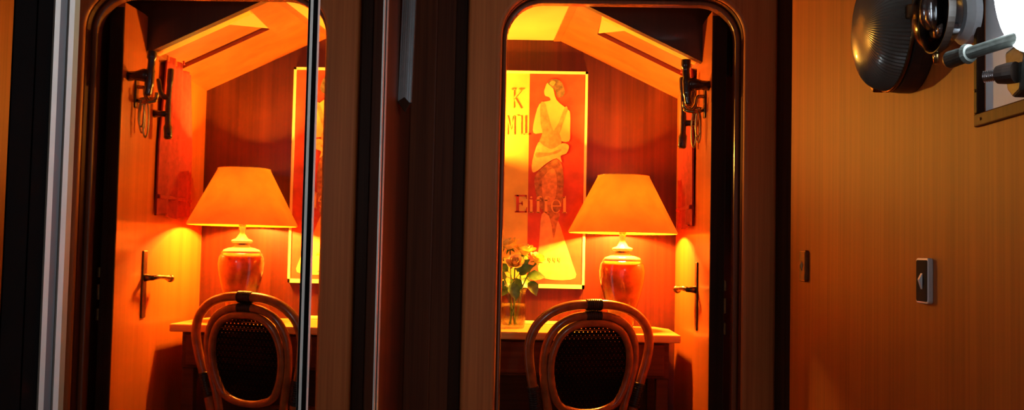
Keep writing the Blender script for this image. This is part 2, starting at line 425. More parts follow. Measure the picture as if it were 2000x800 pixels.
# circle of the pane through three sighted points, standing a little proud of the lining
XP = XW - .030
A3 = [atx(*p, XP) for p in ((1945, 0), (1960, 60), (2000, 103))]
(a1, a2), (b1, b2), (c1, c2) = [(p.y, p.z) for p in A3]
dd = 2 * (a1 * (b2 - c2) + b1 * (c2 - a2) + c1 * (a2 - b2))
cy = ((a1 * a1 + a2 * a2) * (b2 - c2) + (b1 * b1 + b2 * b2) * (c2 - a2) + (c1 * c1 + c2 * c2) * (a2 - b2)) / dd
cz = ((a1 * a1 + a2 * a2) * (c1 - b1) + (b1 * b1 + b2 * b2) * (a1 - c1) + (c1 * c1 + c2 * c2) * (b1 - a1)) / dd
cr_ = math.hypot(a1 - cy, a2 - cz)
print('porthole', cy, cz, cr_)
if not (.06 < cr_ < .2): cy, cz, cr_ = 1.30, 1.44, .13
T = Matrix.Translation((0, cy, cz)) @ XROT
wpart('porthole_ring', lathe(B(), [(cr_ * .94, -(XW - .006)), (cr_ * 1.02, -(XW - .006)), (cr_ * 1.02, -XP - .002), (cr_ * .985, -XP + .002), (cr_ * .94, -XP - .002), (cr_ * .94, -(XW - .006))], 64, T), 'steel', smooth=False)
wpart('pane', lathe(B(), [(0, -XP - .006), (cr_ * .97, -XP - .006), (cr_ * .985, -XP + .003), (cr_ * .8, -XP + .006), (0, -XP + .008)], 64, T), 'daylight_pane', smooth=True)
# dog bolts
e0 = atx(2000, 70, .640); e1 = atx(1893, 104, .598); e2 = atx(1852, 118, .585)
rod = wpart('dog_bolt', tube(B(), [e0, e0.lerp(e1, .5), e1], .0088, 16), 'steel', smooth=False)
dn = (e2 - e1).normalized()
bm = B(); tube(bm, [e1 - dn * .002, e1 + dn * .004, e1 + dn * .007, e2 - dn * .004, e2], [.0125, .0145, .0115, .0125, .0105], 18)
wpart('dog_bolt_knob', bm, 'steel')
g0 = atx(1985, 141, .640); g1 = atx(1950, 146, .626); g2 = atx(1922, 150, .612)
bm = B(); tube(bm, [g0, g0.lerp(g1, .5), g1], [.0145, .0145, .0125], 18); wpart('clamp_nut', bm, 'base_dark')
bm = B(); L = 22; dirg = (g2 - g1)
tube(bm, [g1 + dirg * (k / L) for k in range(L + 1)], [.0082 if k % 3 else .0068 for k in range(L + 1)], 16); wpart('threaded_stud', bm, 'chrome')
k0 = atx(1994, 150, .650)
bm = B(); prism(bm, [(k0.y + .035, k0.z + .04), (k0.y + .03, k0.z - .012), (k0.y + .012, k0.z - .027), (k0.y - .01, k0.z - .02), (k0.y - .03, k0.z + .05)], 'x', .644, .672)
wpart('clamp_lug', bm, 'steel', bevel=.004)
for yy, zz in ((PY1 + .006, PZ0 + .035), (PY1 - .012, PZ0 - .010)):
    wpart('screw', lathe(B(), [(0, .0), (.0025, 0), (.0022, .0015), (0, .002)], 10, Matrix.Translation((XW - .006, yy, zz)) @ XROT), 'brass_dark')

# ============================================================ sliding mirror doors
def mirror_door(y0, y1, label, XM, stiles):
    r = thing('sliding_mirror_door', label, 'mirror door', (XM, (y0 + y1) / 2, .03), group='sliding mirror doors')
    I = Matrix.Translation((-XM, -(y0 + y1) / 2, -.03))
    def part(n, bm, mat, **k):
        bm.transform(I); return obj(n, bm, mat, r, **k)
    part('mirror_pane', box(XM - .006, XM, y0 + .0004, y1, .06, 2.0), 'mirror')
    part('bottom_rail', box(XM - .008, XM + .004, y0, y1, .03, .06), 'alu')
    part('top_rail', box(XM - .008, XM + .004, y0, y1, 2.0, 2.03), 'alu')
    for spec in stiles:
        s = part('stile', box(XM - (.0066 if spec[0] < y0 else .0005), XM + spec[2], spec[0], spec[1], .03, 2.03), spec[3])
    return r
mirror_door(-.9, .705, 'mirror door pane at the extreme left, left of the broad metal stile', XM, [(.676, .7049, .0006, 'black')])  # black stile added to stand for the dark reflected corner
mirror_door(.707, 1.571, 'large mirror door reflecting the open door and red towel', XM,
            [(.707, .729, .0008, 'black'), (.729, .7370, .0022, 'alu'), (.7370, .7505, .0012, 'alu_dark'), (.7505, .7590, .0026, 'alu'), (.7590, .7695, .0016, 'alu_lit_face'), (1.556, 1.5705, .0006, 'alu')])
mirror_door(1.5725, 2.297, 'narrow mirror door reflecting the wooden casing, beside the hanging metal profile', XM + .0072,
            [(1.5712, 1.5730, .0002, 'black'), (1.5732, 1.5860, .0008, 'alu'),
             (2.238, 2.256, .0016, 'alu'), (2.256, 2.276, .0006, 'black'), (2.276, 2.297, .0018, 'alu')])

# ribbed metal profile hanging by the corner
bp_ = at(775, 200, 2.55)
prof = []
tt = [(-.018, .016), (-.018, -.004), (-.011, -.004), (-.011, -.009), (-.006, -.009), (-.006, -.013), (0, -.013), (0, -.016), (.006, -.016), (.006, -.010), (.011, -.010), (.011, -.004), (.016, -.004), (.016, .014), (0, .024)]
bm = B()
A = [bm.verts.new((px_, py_, 0)) for px_, py_ in tt]; C2 = [bm.verts.new((px_ + .012, py_, .62)) for px_, py_ in tt]
bm.faces.new(A); bm.faces.new(C2)
for i in range(len(tt)): bm.faces.new((A[i], A[(i + 1) % len(tt)], C2[(i + 1) % len(tt)], C2[i]))
bar = thing('metal_profile', 'ribbed grey metal profile hanging down beside the mirror, pointed lower end', 'metal profile', (XM + .0185, 2.55, bp_.z))
obj('profile', bm, 'profile_metal', bar)
obj('end_cap', prism(B(), [(-.0175, 0), (0, .012), (.0155, -.004), (.003, -.028)], 'y', -.0175, .012), 'dark_wood', bar, bevel=.001)

# ============================================================ picture
PYF = 3.622
tl_ = at(940, 137, PYF); trr = at(1147, 140, PYF); br_ = at(1143, 564, PYF)
x0p, x1p, z0p, z1p = at(938, 140, PYF).x, (trr.x + br_.x) / 2, br_.z, trr.z
pic = thing('picture', 'tall framed print of a woman seen from behind, with Eiffel lettering', 'picture', ((x0p + x1p) / 2, PYF, z0p))
PI_ = Matrix.Translation((-(x0p + x1p) / 2, -PYF, -z0p))
def ppart(n, bm, mat, par=None, **k):
    bm.transform(PI_); return obj(n, bm, mat, par or pic, **k)
ppart('canvas', box(x0p + .004, x1p - .004, PYF + .003, YK - .001, z0p + .004, z1p - .004), 'canvas_r')
fw = .009
bm = B(); bx(bm, x0p, x1p, PYF - .001, YK - .002, z1p - fw, z1p); bx(bm, x0p, x1p, PYF - .001, YK - .002, z0p, z0p + fw * 1.6)
bx(bm, x0p, x0p + fw, PYF - .001, YK - .002, z0p, z1p); bx(bm, x1p - fw, x1p, PYF - .001, YK - .002, z0p, z1p)
ppart('frame', bm, 'frame_cream')
def shear(px, py): # keep to the wall plane, undo the lens lean
    p = at(px, py, PYF); return (p.x, p.z)
def print_patch(n, pts, mat, layer, smooth=3):
    P = [Vector((*shear(*p), 0)) for p in pts]
    if smooth: P = catmull(P, smooth, True)
    P = [Vector((min(max(p.x, x0p + fw), x1p - fw), min(max(p.y, z0p + fw * 1.6), z1p - fw), 0)) for p in P]
    y = PYF + .003 - .0004 * layer
    Q = []
    for p in P:
        if not Q or (p - Q[-1]).length > 2e-4: Q.append(p)
    bm = B(); F = [bm.verts.new((p.x, y, p.y)) for p in Q]; K = [bm.verts.new((p.x, PYF + .0034, p.y)) for p in Q]
    for tri in tessellate_polygon([Q]):
        try: bm.faces.new([F[i] for i in tri])
        except ValueError: pass
    for i in range(len(Q)): bm.faces.new((F[i], F[(i + 1) % len(Q)], K[(i + 1) % len(Q)], K[i]))
    return ppart(n, bm, mat)
z7 = lambda x, y: (970 + x / 3.64, 130 + y / 3.64)
z8 = lambda x, y: (970 + x / 3.64, 350 + y / 3.64)
z4 = lambda x, y: (1030 + x / 6.15, 260 + y / 6.15)
print_patch('print_yellow_column', [(930, 138), (1035, 140), (1030, 470), (1028, 570), (925, 570)], 'canvas_y', 1, 0)
print_patch('print_train', [z8(320, 250), z8(380, 230), z8(440, 300), z8(490, 450), z8(540, 600), z8(560, 700), z8(420, 715), z8(320, 690), z8(290, 600), z8(305, 420)], 'print_train', 2.00)
print_patch('print_train_shadow', [z8(370, 230), z8(450, 240), z8(430, 310), z8(405, 420), z8(390, 320)], 'print_skirt', 2.45)
print_patch('print_skirt', [z4(90, 520), z4(200, 400), z4(340, 310), z4(410, 370), z4(435, 520), z4(430, 680), z4(400, 900), z4(300, 1000), z4(160, 900), z4(100, 700)], 'print_skirt', 2.90)
print_patch('print_skirt_light', [z4(180, 560), z4(300, 420), z4(350, 520), z4(350, 700), z4(300, 850), z4(200, 820)], 'print_dress', 3.35)
print_patch('print_back', [z7(345, 150), z7(362, 115), z7(400, 150), z7(425, 235), z7(500, 300), z7(522, 330), z7(522, 450), z7(515, 530), z7(440, 520), z7(420, 470), z7(330, 470), z7(262, 470), z7(268, 380), z7(305, 265), z7(380, 240), z7(372, 215), z7(345, 205), z7(338, 175)], 'print_skin', 3.80)
print_patch('print_bodice', [z7(312, 260), z7(345, 260), z7(365, 340), z7(400, 450), z7(440, 470), z7(460, 540), z7(420, 620), z7(290, 620), z7(300, 540), z7(325, 470), z7(312, 400)], 'print_dress', 4.25)
print_patch('print_strap', [z7(485, 288), z7(505, 296), z7(490, 350), z7(440, 480), z7(415, 500), z7(405, 460), z7(440, 400)], 'print_dress', 4.70)
print_patch('print_drape', [z4(130, 110), z4(200, 150), z4(300, 190), z4(420, 120), z4(500, 150), z4(470, 240), z4(400, 270), z4(415, 350), z4(350, 300), z4(230, 360), z4(120, 450), z4(60, 460), z4(60, 330)], 'print_drape', 5.15)
print_patch('print_drape_fold', [z4(110, 230), z4(260, 235), z4(400, 190), z4(380, 230), z4(240, 270), z4(110, 290)], 'print_dress', 5.60)
print_patch('print_hair', [z7(366, 118), z7(385, 95), z7(425, 88), z7(462, 110), z7(478, 150), z7(485, 180), z7(470, 210), z7(440, 218), z7(425, 200), z7(418, 170), z7(400, 155), z7(380, 135)], 'print_hair', 6.05)
print_patch('print_hair_light', [z7(375, 118), z7(398, 100), z7(418, 110), z7(405, 135), z7(392, 135)], 'print_dress', 6.50)
# lettering: serif strokes
def strokes(n, rects, mat, layer):
    y = PYF + .003 - .0004 * layer; bm = B()
    for q in rects:
        prism(bm, [shear(*p) for p in q], 'y', y, PYF + .0034)
    return ppart(n, bm, mat)
def bar4(x0, y0, x1, y1): return [(x0, y0), (x1, y0), (x1, y1), (x0, y1)]
ez = lambda x, y: (995 + x / 14.55, 370 + y / 14.55)
def zb(x0, y0, x1, y1): return [ez(x0, y0), ez(x1, y0), ez(x1, y1), ez(x0, y1)]
strokes('letter_e', [zb(190, 150, 270, 635), zb(150, 610, 490, 650), zb(150, 150, 490, 190), [ez(450, 160), ez(495, 160), ez(500, 270), ez(485, 270)], [ez(485, 500), ez(505, 500), ez(495, 650), ez(440, 650)], zb(270, 375, 380, 410), zb(350, 330, 375, 450)], 'canvas_r', 7)
def letter_i(x): return [zb(x - 38, 280, x + 38, 655), zb(x - 62, 635, x + 62, 658), [ez(x - 62, 300), ez(x - 38, 275), ez(x - 38, 305)], [ez(x - 36, 215), ez(x, 185), ez(x + 36, 215), ez(x, 248)]]
def letter_f(x): return [zb(x - 40, 240, x + 40, 655), zb(x - 66, 635, x + 66, 658), zb(x - 70, 290, x + 90, 315), [ez(x - 40, 240), ez(x - 15, 195), ez(x + 60, 175), ez(x + 110, 200), ez(x + 100, 230), ez(x + 50, 210), ez(x + 40, 240)]]
strokes('letter_i', letter_i(620), 'print_letter', 7)
strokes('letter_f', letter_f(815), 'print_letter', 7)
strokes('letter_f', letter_f(1040), 'print_letter', 7)
le = []
NA = 18
for k in range(NA):
    a0, a1 = [math.radians(-5 - 315 * s / NA) for s in (k, k + 1)]
    def th(a): return 20 + 32 * abs(math.cos(a)) if math.cos(a) < 0 else 20 + 24 * abs(math.cos(a))
    o0 = ez(1325 + 150 * math.cos(a0), 470 + 190 * math.sin(a0)); o1 = ez(1325 + 150 * math.cos(a1), 470 + 190 * math.sin(a1))
    i0 = ez(1325 + (150 - th(a0)) * math.cos(a0), 470 + (190 - 20) * math.sin(a0)); i1 = ez(1325 + (150 - th(a1)) * math.cos(a1), 470 + (190 - 20) * math.sin(a1))
    le.append([o0, o1, i1, i0])
le.append(zb(1220, 448, 1470, 480))
strokes('letter_e', le, 'print_letter', 7)
strokes('letter_l', [zb(1525, 210, 1605, 665), zb(1495, 645, 1635, 668), [ez(1490, 245), ez(1605, 175), ez(1605, 215), ez(1525, 250)]], 'print_letter', 7)
kz = lambda x, y: (980 + x / 6.67, 160 + y / 6.67)
def kq(*p): return [kz(*q) for q in p]
strokes('letter_k', [kq((135, 95), (160, 95), (158, 340), (134, 340)), kq((155, 200), (240, 95), (272, 95), (170, 215)), kq((160, 225), (180, 215), (255, 345), (215, 345)), kq((120, 90), (175, 90), (175, 102), (120, 102)), kq((215, 90), (280, 90), (280, 102), (215, 102))], 'print_mark', 7)
mk = [kq((60, 440), (78, 440), (76, 685), (58, 685)), kq((78, 440), (110, 580), (102, 600), (72, 480)), kq((112, 580), (150, 440), (160, 450), (118, 620)), kq((140, 440), (165, 440), (163, 685), (138, 685)),
      kq((180, 430), (215, 430), (215, 445), (180, 445)), kq((228, 440), (255, 440), (253, 685), (226, 685)), kq((255, 672), (300, 672), (300, 688), (255, 688)), kq((290, 440), (308, 440), (306, 685), (288, 685)), kq((306, 668), (350, 660), (350, 688), (306, 688))]
strokes('faint_lettering', mk, 'print_mark', 7)
nz = lambda x, y: (1040 + x / 5.34, 420 + y / 5.34)
def nq(*p): return [nz(*q) for q in p]
nm = [nq((130, 440), (142, 440), (142, 490), (130, 490))]
for x in (165, 215, 265):
    nm += [nq((x, 440), (x + 28, 440), (x + 28, 450), (x, 450)), nq((x + 20, 450), (x + 28, 450), (x + 24, 492), (x + 14, 492)), nq((x, 450), (x + 8, 450), (x + 8, 470), (x, 470)), nq((x, 466), (x + 24, 466), (x + 24, 474), (x, 474))]
strokes('faint_numerals', nm, 'print_mark', 7)

# ============================================================ desk
DZ = .765; DY0 = 3.27; DXR = .474
desk = thing('writing_desk', 'brown wooden writing desk against the cabin back wall', 'desk', (0, 3.45, 0))
def kpart(n, bm, mat, par=None, **k):
    bm.transform(Matrix.Translation((0, -3.45, 0))); return obj(n, bm, mat, par or desk, **k)
kpart('desk_top', prism(B(), [(-.62, DY0), (DXR, DY0), (DXR, YK - .10), (DXR - .04, YK - .004), (-.62, YK - .004)], 'z', DZ - .026, DZ), 'desk_top', bevel=.005, seg=2)
kpart('apron', box(-.58, .44, DY0 + .035, YK - .03, DZ - .145, DZ - .026), 'desk')
for i in range(3):
    a = -.57 + i * .336
    dr = kpart('drawer', box(a + .006, a + .322, DY0 + .020, DY0 + .036, DZ - .137, DZ - .034), 'desk', bevel=.003)
for x0, x1 in ((-.58, -.54), (.40, .44)):
    for y0 in (DY0 + .04, YK - .08):
        kpart('leg', box(x0, x1, y0, y0 + .04, 0, DZ - .145), 'desk', bevel=.003)
kpart('modesty_panel', box(-.54, .40, YK - .06, YK - .045, .25, DZ - .145), 'desk')
kpart('back_strip', box(-.62, .12, YK - .022, YK - .003, DZ, DZ + .012), 'frame_cream', bevel=.002)

# ============================================================ table lamp
lx, ly = .295, 3.45
lamp = thing('table_lamp', 'lit table lamp with orange cone shade and brown ceramic base', 'lamp', (lx, ly, DZ + .0005))
s_b = at(1216, 456, ly).z - DZ; s_t = at(1218, 344, ly).z - DZ
u = ly / FPX
yz = lambda py: at(1216, py, ly).z - DZ
# shade: open cone with a turned hem
bm = B(); N = 64
prs = [(.184, s_b), (.187, s_b + .001), (.187, s_b + .006), (.0895, s_t - .004), (.0895, s_t), (.087, s_t)]
rings = [[bm.verts.new((r * math.cos(2 * PI * k / N), r * math.sin(2 * PI * k / N), z)) for k in range(N)] for r, z in prs]
for a, b_ in zip(rings, rings[1:]):
    for k in range(N): bm.faces.new((a[k], a[(k + 1) % N], b_[(k + 1) % N], b_[k]))
shade = obj('lamp_shade', bm, 'shade', lamp, smooth=True)
bm = B(); tube(bm, [(.0885 * math.cos(2 * PI * k / 48), .0885 * math.sin(2 * PI * k / 48), s_t + .0005) for k in range(48)], .0016, 6, True)
for k in range(3):
    a = 2 * PI * k / 3 + .4; tube(bm, [(.087 * math.cos(a), .087 * math.sin(a), s_t), (.012 * math.cos(a), .012 * math.sin(a), s_t - .03)], .0014, 6)
tube(bm, [(.013 * math.cos(2 * PI * k / 24), .013 * math.sin(2 * PI * k / 24), s_t - .03) for k in range(24)], .0016, 6, True)
obj('shade_ring', bm, 'brass', lamp, smooth=True)
body = [(0, .0), (.043, .0), (.045, .006), (.040, .010), (.041, .02), (.052, yz(600)), (.067, yz(572)), (.077, yz(545)), (.079, yz(530)), (.076, yz(518)), (.070, yz(510))]
obj('lamp_body', lathe(B(), body, 56), 'ceramic', lamp, smooth=True)
obj('shoulder', lathe(B(), [(.070, yz(510)), (.060, yz(503)), (.040, yz(499)), (.027, yz(497)), (.026, yz(494))], 56), 'ceramic_light', lamp, smooth=True)
obj('neck', lathe(B(), [(.025, yz(497)), (.022, yz(496)), (.022, yz(494)), (.024, yz(493.5)), (.024, yz(492)), (.021, yz(491.5)), (.022, yz(490))], 40), 'brass', lamp)
obj('cap', lathe(B(), [(.022, yz(490.5)), (.034, yz(490)), (.037, yz(487)), (.034, yz(484)), (.020, yz(481)), (.010, yz(472)), (.008, yz(466)), (.011, yz(463)), (.011, yz(455)), (0, yz(455))], 40), 'ceramic_light', lamp, smooth=True)
bulb_z = s_b + .083
bm = B(); tube(bm, [(0, 0, yz(456)), (0, 0, s_b + .032)], .013, 16); obj('socket', bm, 'brass', lamp)
bm = B(); bmesh.ops.create_uvsphere(bm, u_segments=20, v_segments=12, radius=.017, matrix=Matrix.Translation((0, 0, bulb_z)))
bulb = obj('bulb', bm, 'bulb', lamp, smooth=True); bulb.visible_shadow = True
ld = bpy.data.lights.new('lamp_light', 'POINT'); ld.energy = LAMP_W; ld.color = LAMP_COL; ld.shadow_soft_size = .026
lo = bpy.data.objects.new('lamp_light', ld); COL.objects.link(lo); lo.parent = lamp; lo.location = (0, 0, bulb_z)

# ============================================================ brass uplighter on the cabin back wall, left of the print
ux, uy, uz = -.34, YK - .115, 1.40
ul = thing('wall_uplighter', 'brass bowl wall uplighter on the back wall left of the print', 'wall lamp', (ux, YK, uz))
obj('bowl', lathe(B(), [(0, -.052), (.020, -.051), (.048, -.038), (.066, -.016), (.072, 0), (.069, 0), (.063, -.016), (.046, -.035), (.018, -.047), (0, -.048)], 48, Matrix.Translation((0, uy - YK, 0))), 'brass', ul, smooth=True)
obj('wall_rose', lathe(B(), [(0, 0), (.035, 0), (.033, .008), (.012, .014), (0, .014)], 32, Matrix.Translation((0, -.0005, -.06)) @ Matrix.Rotation(PI / 2, 4, 'X')), 'brass', ul)
bm = B(); tube(bm, catmull([(0, -.008, -.06), (0, -.05, -.075), (0, uy - YK, -.062), (0, uy - YK, -.045)], 6), .006, 10); obj('arm', bm, 'brass', ul, smooth=True)
bm = B(); bmesh.ops.create_uvsphere(bm, u_segments=18, v_segments=12, radius=.022, matrix=Matrix.Translation((0, uy - YK, -.012))); obj('bulb', bm, 'bulb', ul, smooth=True)
cd = bpy.data.lights.new('uplighter_light', 'POINT'); cd.energy = CEIL_W; cd.color = LAMP_COL; cd.shadow_soft_size = .03
co = bpy.data.objects.new('uplighter_light', cd); COL.objects.link(co); co.parent = ul; co.location = (0, uy - YK, -.004)

# ============================================================ glass vase and roses
vp = at(1001, 638, 3.41); vx, vy = vp.x, 3.41
vase = thing('glass_vase', 'clear glass vase of yellow roses at the left end of the desk', 'vase', (vx, vy, DZ))
obj('glass', lathe(B(), [(0, .0005), (.036, .0005), (.040, .006), (.044, .03), (.046, .065), (.040, .10), (.043, .128), (.047, .134), (.045, .134), (.040, .126), (.037, .10), (.043, .065), (.041, .03), (.036, .012), (0, .010)], 40), 'vase_glass', vase, smooth=True)
obj('water', lathe(B(), [(0, .0105), (.0355, .0125), (.0405, .03), (.0425, .065), (.040, .085), (0, .085)], 40), 'water', vase, smooth=True)
def petal(bm, ang, r0, h, open_, wd, cen, ax):
    U, V = 6, 5; g = []
    for j in range(V + 1):
        v = j / V; row = []
        for i in range(U + 1):
            uu = (i / U - .5) * 2
            half = wd * math.sin(PI * min(1, v * .62 + .18)) ** .7
            a = ang + uu * half
            r = r0 * (.35 + .65 * math.sin(v * PI * .55)) + open_ * v ** 3 * (1 - .3 * uu * uu)
            z = h * (v ** .85) * (1 - .10 * uu * uu) - open_ * .35 * v ** 4
            row.append(bm.verts.new(cen + ax @ Vector((r * math.cos(a), r * math.sin(a), z))))
        g.append(row)
    for j in range(V):
        for i in range(U): bm.faces.new((g[j][i], g[j][i + 1], g[j + 1][i + 1], g[j + 1][i]))
def leafmesh(bm, base, d, up, L, W):
    d = d.normalized(); s = d.cross(up).normalized(); up = s.cross(d)
    n = 7; rows = []
    for i in range(n + 1):
        v = i / n; wd = W * math.sin(PI * v ** .8) * (1 + .12 * (i % 2)) + .0004
        c = base + d * (L * v) - up * (.25 * L * v * v)
        rows.append([bm.verts.new(c + s * wd - up * 0.0 + up * wd * .35), bm.verts.new(c), bm.verts.new(c - s * wd + up * wd * .35)])
    for a, b_ in zip(rows, rows[1:]):
        for k in range(2): bm.faces.new((a[k], a[k + 1], b_[k + 1], b_[k]))
def rose(px, py, Y, size, mat, label, lean, leaves):
    c = at(px, py, Y); root = thing('rose', label, 'flower', (vx, vy, DZ + .014), group='roses in the glass vase')
    o = Vector((vx, vy, DZ + .014)); C0 = c - o
    ax = Vector(lean).normalized().to_track_quat('Z', 'Y').to_matrix()
    off = Vector((random.uniform(-.015, .015), random.uniform(-.015, .015), 0))
    neck = Vector((max(-.028, min(.028, C0.x * .5)), max(-.028, min(.028, C0.y * .5)), .118))
    bm = B(); tube(bm, catmull([off, (off + neck) * .5 + Vector((0, 0, .0)), neck, neck.lerp(C0, .55) + Vector((0, 0, .01)), C0 - ax @ Vector((0, 0, size * .05))], 5), .0022, 8)
    obj('stem', bm, 'stemg', root, smooth=True)
    bm = B()
    for ring, (n, r0, h, op, wd) in enumerate(((4, .30, .95, -.02, 1.1), (5, .52, .98, .05, .85), (5, .75, .95, .22, .75), (6, .92, .82, .42, .65))):
        for k in range(n): petal(bm, 2 * PI * k / n + ring * .7 + random.uniform(-.1, .1), r0 * size, h * size * 1.25, op * size, wd, C0, ax)
    obj('bloom', bm, mat, root, smooth=True)
    bm = B()
    for k in range(5):
        a = 2 * PI * k / 5; d = ax @ Vector((math.cos(a), math.sin(a), -.2)); leafmesh(bm, C0, d, ax @ Vector((0, 0, 1)), size * .9, size * .16)
    obj('calyx', bm, 'green', root, smooth=True)
    for (qx, qy, dx, dz, L) in leaves:
        b0 = at(qx, qy, Y - .02) - o
        bm = B(); tube(bm, [b0, b0.lerp(neck.lerp(C0, .4), .98)], .0012, 6)
        leafmesh(bm, b0, Vector((dx, random.uniform(-.5, .1), dz)), Vector((0, -.8, .6)), L, L * .33)
        obj('leaf', bm, 'green', root, smooth=True)
rose(996, 486, 3.43, .030, 'petal', 'yellow rose topmost in the vase, beside the door casing', (-.3, -.2, 1), [(992, 530, -.4, .3, .05), (1000, 545, .3, -.3, .06)])
rose(1024, 497, 3.44, .030, 'petal', 'open yellow rose in the middle of the bunch against the print', (.1, -.3, 1), [(1010, 530, .4, .5, .06), (1018, 545, .6, -.4, .05)])
rose(1047, 512, 3.40, .025, 'petal', 'pale yellow rose bud furthest right in the vase', (.45, -.35, .8), [(1035, 548, .5, -.9, .055), (1030, 540, .8, .1, .06)])
rose(1006, 517, 3.37, .024, 'petal_p', 'peach rose low in the bunch, facing the doorway', (0, -.8, .7), [(990, 540, -.6, .1, .05), (1000, 552, .2, -.6, .06), (1014, 535, .5, .4, .06)])
rose(978, 505, 3.42, .026, 'petal', 'yellow rose half hidden behind the door casing', (-.6, -.2, .8), [(985, 548, -.4, -.5, .06), (992, 560, -.2, -.2, .05)])

# ============================================================ rattan chair
ch = thing('rattan_chair', 'rattan chair with hooped back and black woven panel, drawn up to the desk', 'chair', (.156, 3.175, -.006), (0, 0, math.radians(23)))
TILT = math.radians(10)
def bk(u_, v_, off=0.):
    """back-plane coordinates -> chair space (y forward towards the desk)"""
    h = v_ - .44
    return Vector((u_, -.005 - h * math.sin(TILT) * .75 + off, v_))
def sym(half): # half: from top centre downwards (u>=0)
    return [(-a, b_) for a, b_ in reversed(half[1:])] + half
outer = sym([(0, .872), (.075, .868), (.140, .848), (.187, .808), (.207, .755), (.203, .695), (.188, .630), (.172, .560), (.163, .480), (.168, .40), (.178, .20), (.188, .018)])
bm = B(); tube(bm, catmull([bk(*p) for p in outer], 6), .0150, 12); obj('back_hoop', bm, 'rattan', ch, smooth=True)
mid = sym([(0, .838), (.065, .832), (.118, .805), (.150, .755), (.158, .690), (.148, .620), (.132, .550), (.122, .470), (.120, .43)])
bm = B(); tube(bm, catmull([bk(*p, -.004) for p in mid], 6), .0130, 12); obj('middle_hoop', bm, 'rattan', ch, smooth=True)
inner = [(0, .815), (.060, .808), (.105, .780), (.130, .730), (.136, .675), (.124, .610), (.096, .560), (.050, .540), (0, .535)]
inner_full = inner + [(-a, b_) for a, b_ in reversed(inner[1:-1])]
ic = catmull([Vector((a, b_, 0)) for a, b_ in inner_full], 6, True)
bm = B(); tube(bm, [bk(p.x, p.y, -.012) for p in ic], .0120, 12, True); obj('inner_loop', bm, 'rattan', ch, smooth=True)
def inside(x, y, poly):
    c = False; n = len(poly); j = n - 1
    for i in range(n):
        if (poly[i].y > y) != (poly[j].y > y) and x < (poly[j].x - poly[i].x) * (y - poly[i].y) / (poly[j].y - poly[i].y) + poly[i].x: c = not c
        j = i
    return c
bm = B(); pu, pv = .0150, .0105; hole = .0013
r = 0; v_ = .535
while v_ < .82:
    u_ = -.15 + (pu / 2 if r % 2 else 0)
    while u_ < .15:
        if inside(u_, v_, ic):
            o4 = [(-pu / 2, -pv / 2), (pu / 2, -pv / 2), (pu / 2, pv / 2), (-pu / 2, pv / 2)]
            ov = [bm.verts.new(bk(u_ + a, v_ + b_, -.004 + .0015 * ((r % 2) * 2 - 1))) for a, b_ in o4]
            iv = [bm.verts.new(bk(u_ + a * hole * 2 / pu, v_ + b_ * hole * 2 / pv, -.004)) for a, b_ in o4]
            for k in range(4): bm.faces.new((ov[k], ov[(k + 1) % 4], iv[(k + 1) % 4], iv[k]))
        u_ += pu
    v_ += pv; r += 1
cp = obj('woven_panel', bm, 'cane', ch)
# wraps
def wrap(center_pts, r, turns, name='binding'):
    bm = B(); P = catmull([Vector(p) for p in center_pts], 4); tube(bm, P, r, 14)
    L = sum((a - b_).length for a, b_ in zip(P, P[1:]))
    for k in range(turns):
        s = (k + .5) / turns; i = min(len(P) - 2, int(s * (len(P) - 1))); d = (P[i + 1] - P[i]).normalized(); c = P[0].lerp(P[-1], s)
        c = P[i].lerp(P[i + 1], s * (len(P) - 1) - i)
        a = d.orthogonal().normalized(); b2 = d.cross(a)
        tube(bm, [c + (a * math.cos(2 * PI * q / 14) + b2 * math.sin(2 * PI * q / 14)) * r for q in range(14)], .0018, 5, True)
    return obj(name, bm, 'wrap', ch, smooth=True)
wrap([bk(-.026, .871), bk(0, .872), bk(.026, .871)], .0172, 9)
wrap([bk(-.026, .836, -.004), bk(0, .838, -.004), bk(.026, .836, -.004)], .0150, 9)
for s in (-1, 1):
    wrap([bk(s * .186, .622), bk(s * .178, .585), bk(s * .170, .545)], .0172, 12)
    # brass nail line where cane meets hoop
# seat
seat_path = [(-.165, .02), (-.19, .12), (-.205, .25), (-.19, .36), (-.12, .41), (0, .42), (.12, .41), (.19, .36), (.205, .25), (.19, .12), (.165, .02), (0, -.005)]
sp = catmull([Vector((a, b_, .45)) for a, b_ in seat_path], 5, True)
bm = B(); tube(bm, sp, .017, 10, True); obj('seat_frame', bm, 'rattan', ch, smooth=True)
bm = B(); prism(bm, [(p.x * .96, p.y) for p in sp], 'z', .445, .453); obj('seat', bm, 'cane', ch)
for s in (-1, 1):
    bm = B(); tube(bm, catmull([(s * .18, .36, .45), (s * .185, .37, .25), (s * .195, .385, .018)], 5), .0150, 12); obj('leg', bm, 'rattan', ch, smooth=True)
bm = B(); st = [Vector((s_ * .165, y_, .22)) for s_, y_ in ((-1.04, .045), (-.95, .36), (.95, .36), (1.04, .045))]
tube(bm, catmull([(-.175, .0, .22), (-.16, .12, .23), (0, .20, .235), (.16, .12, .23), (.175, .0, .22)], 6), .009, 10); obj('stretcher', bm, 'rattan', ch, smooth=True)

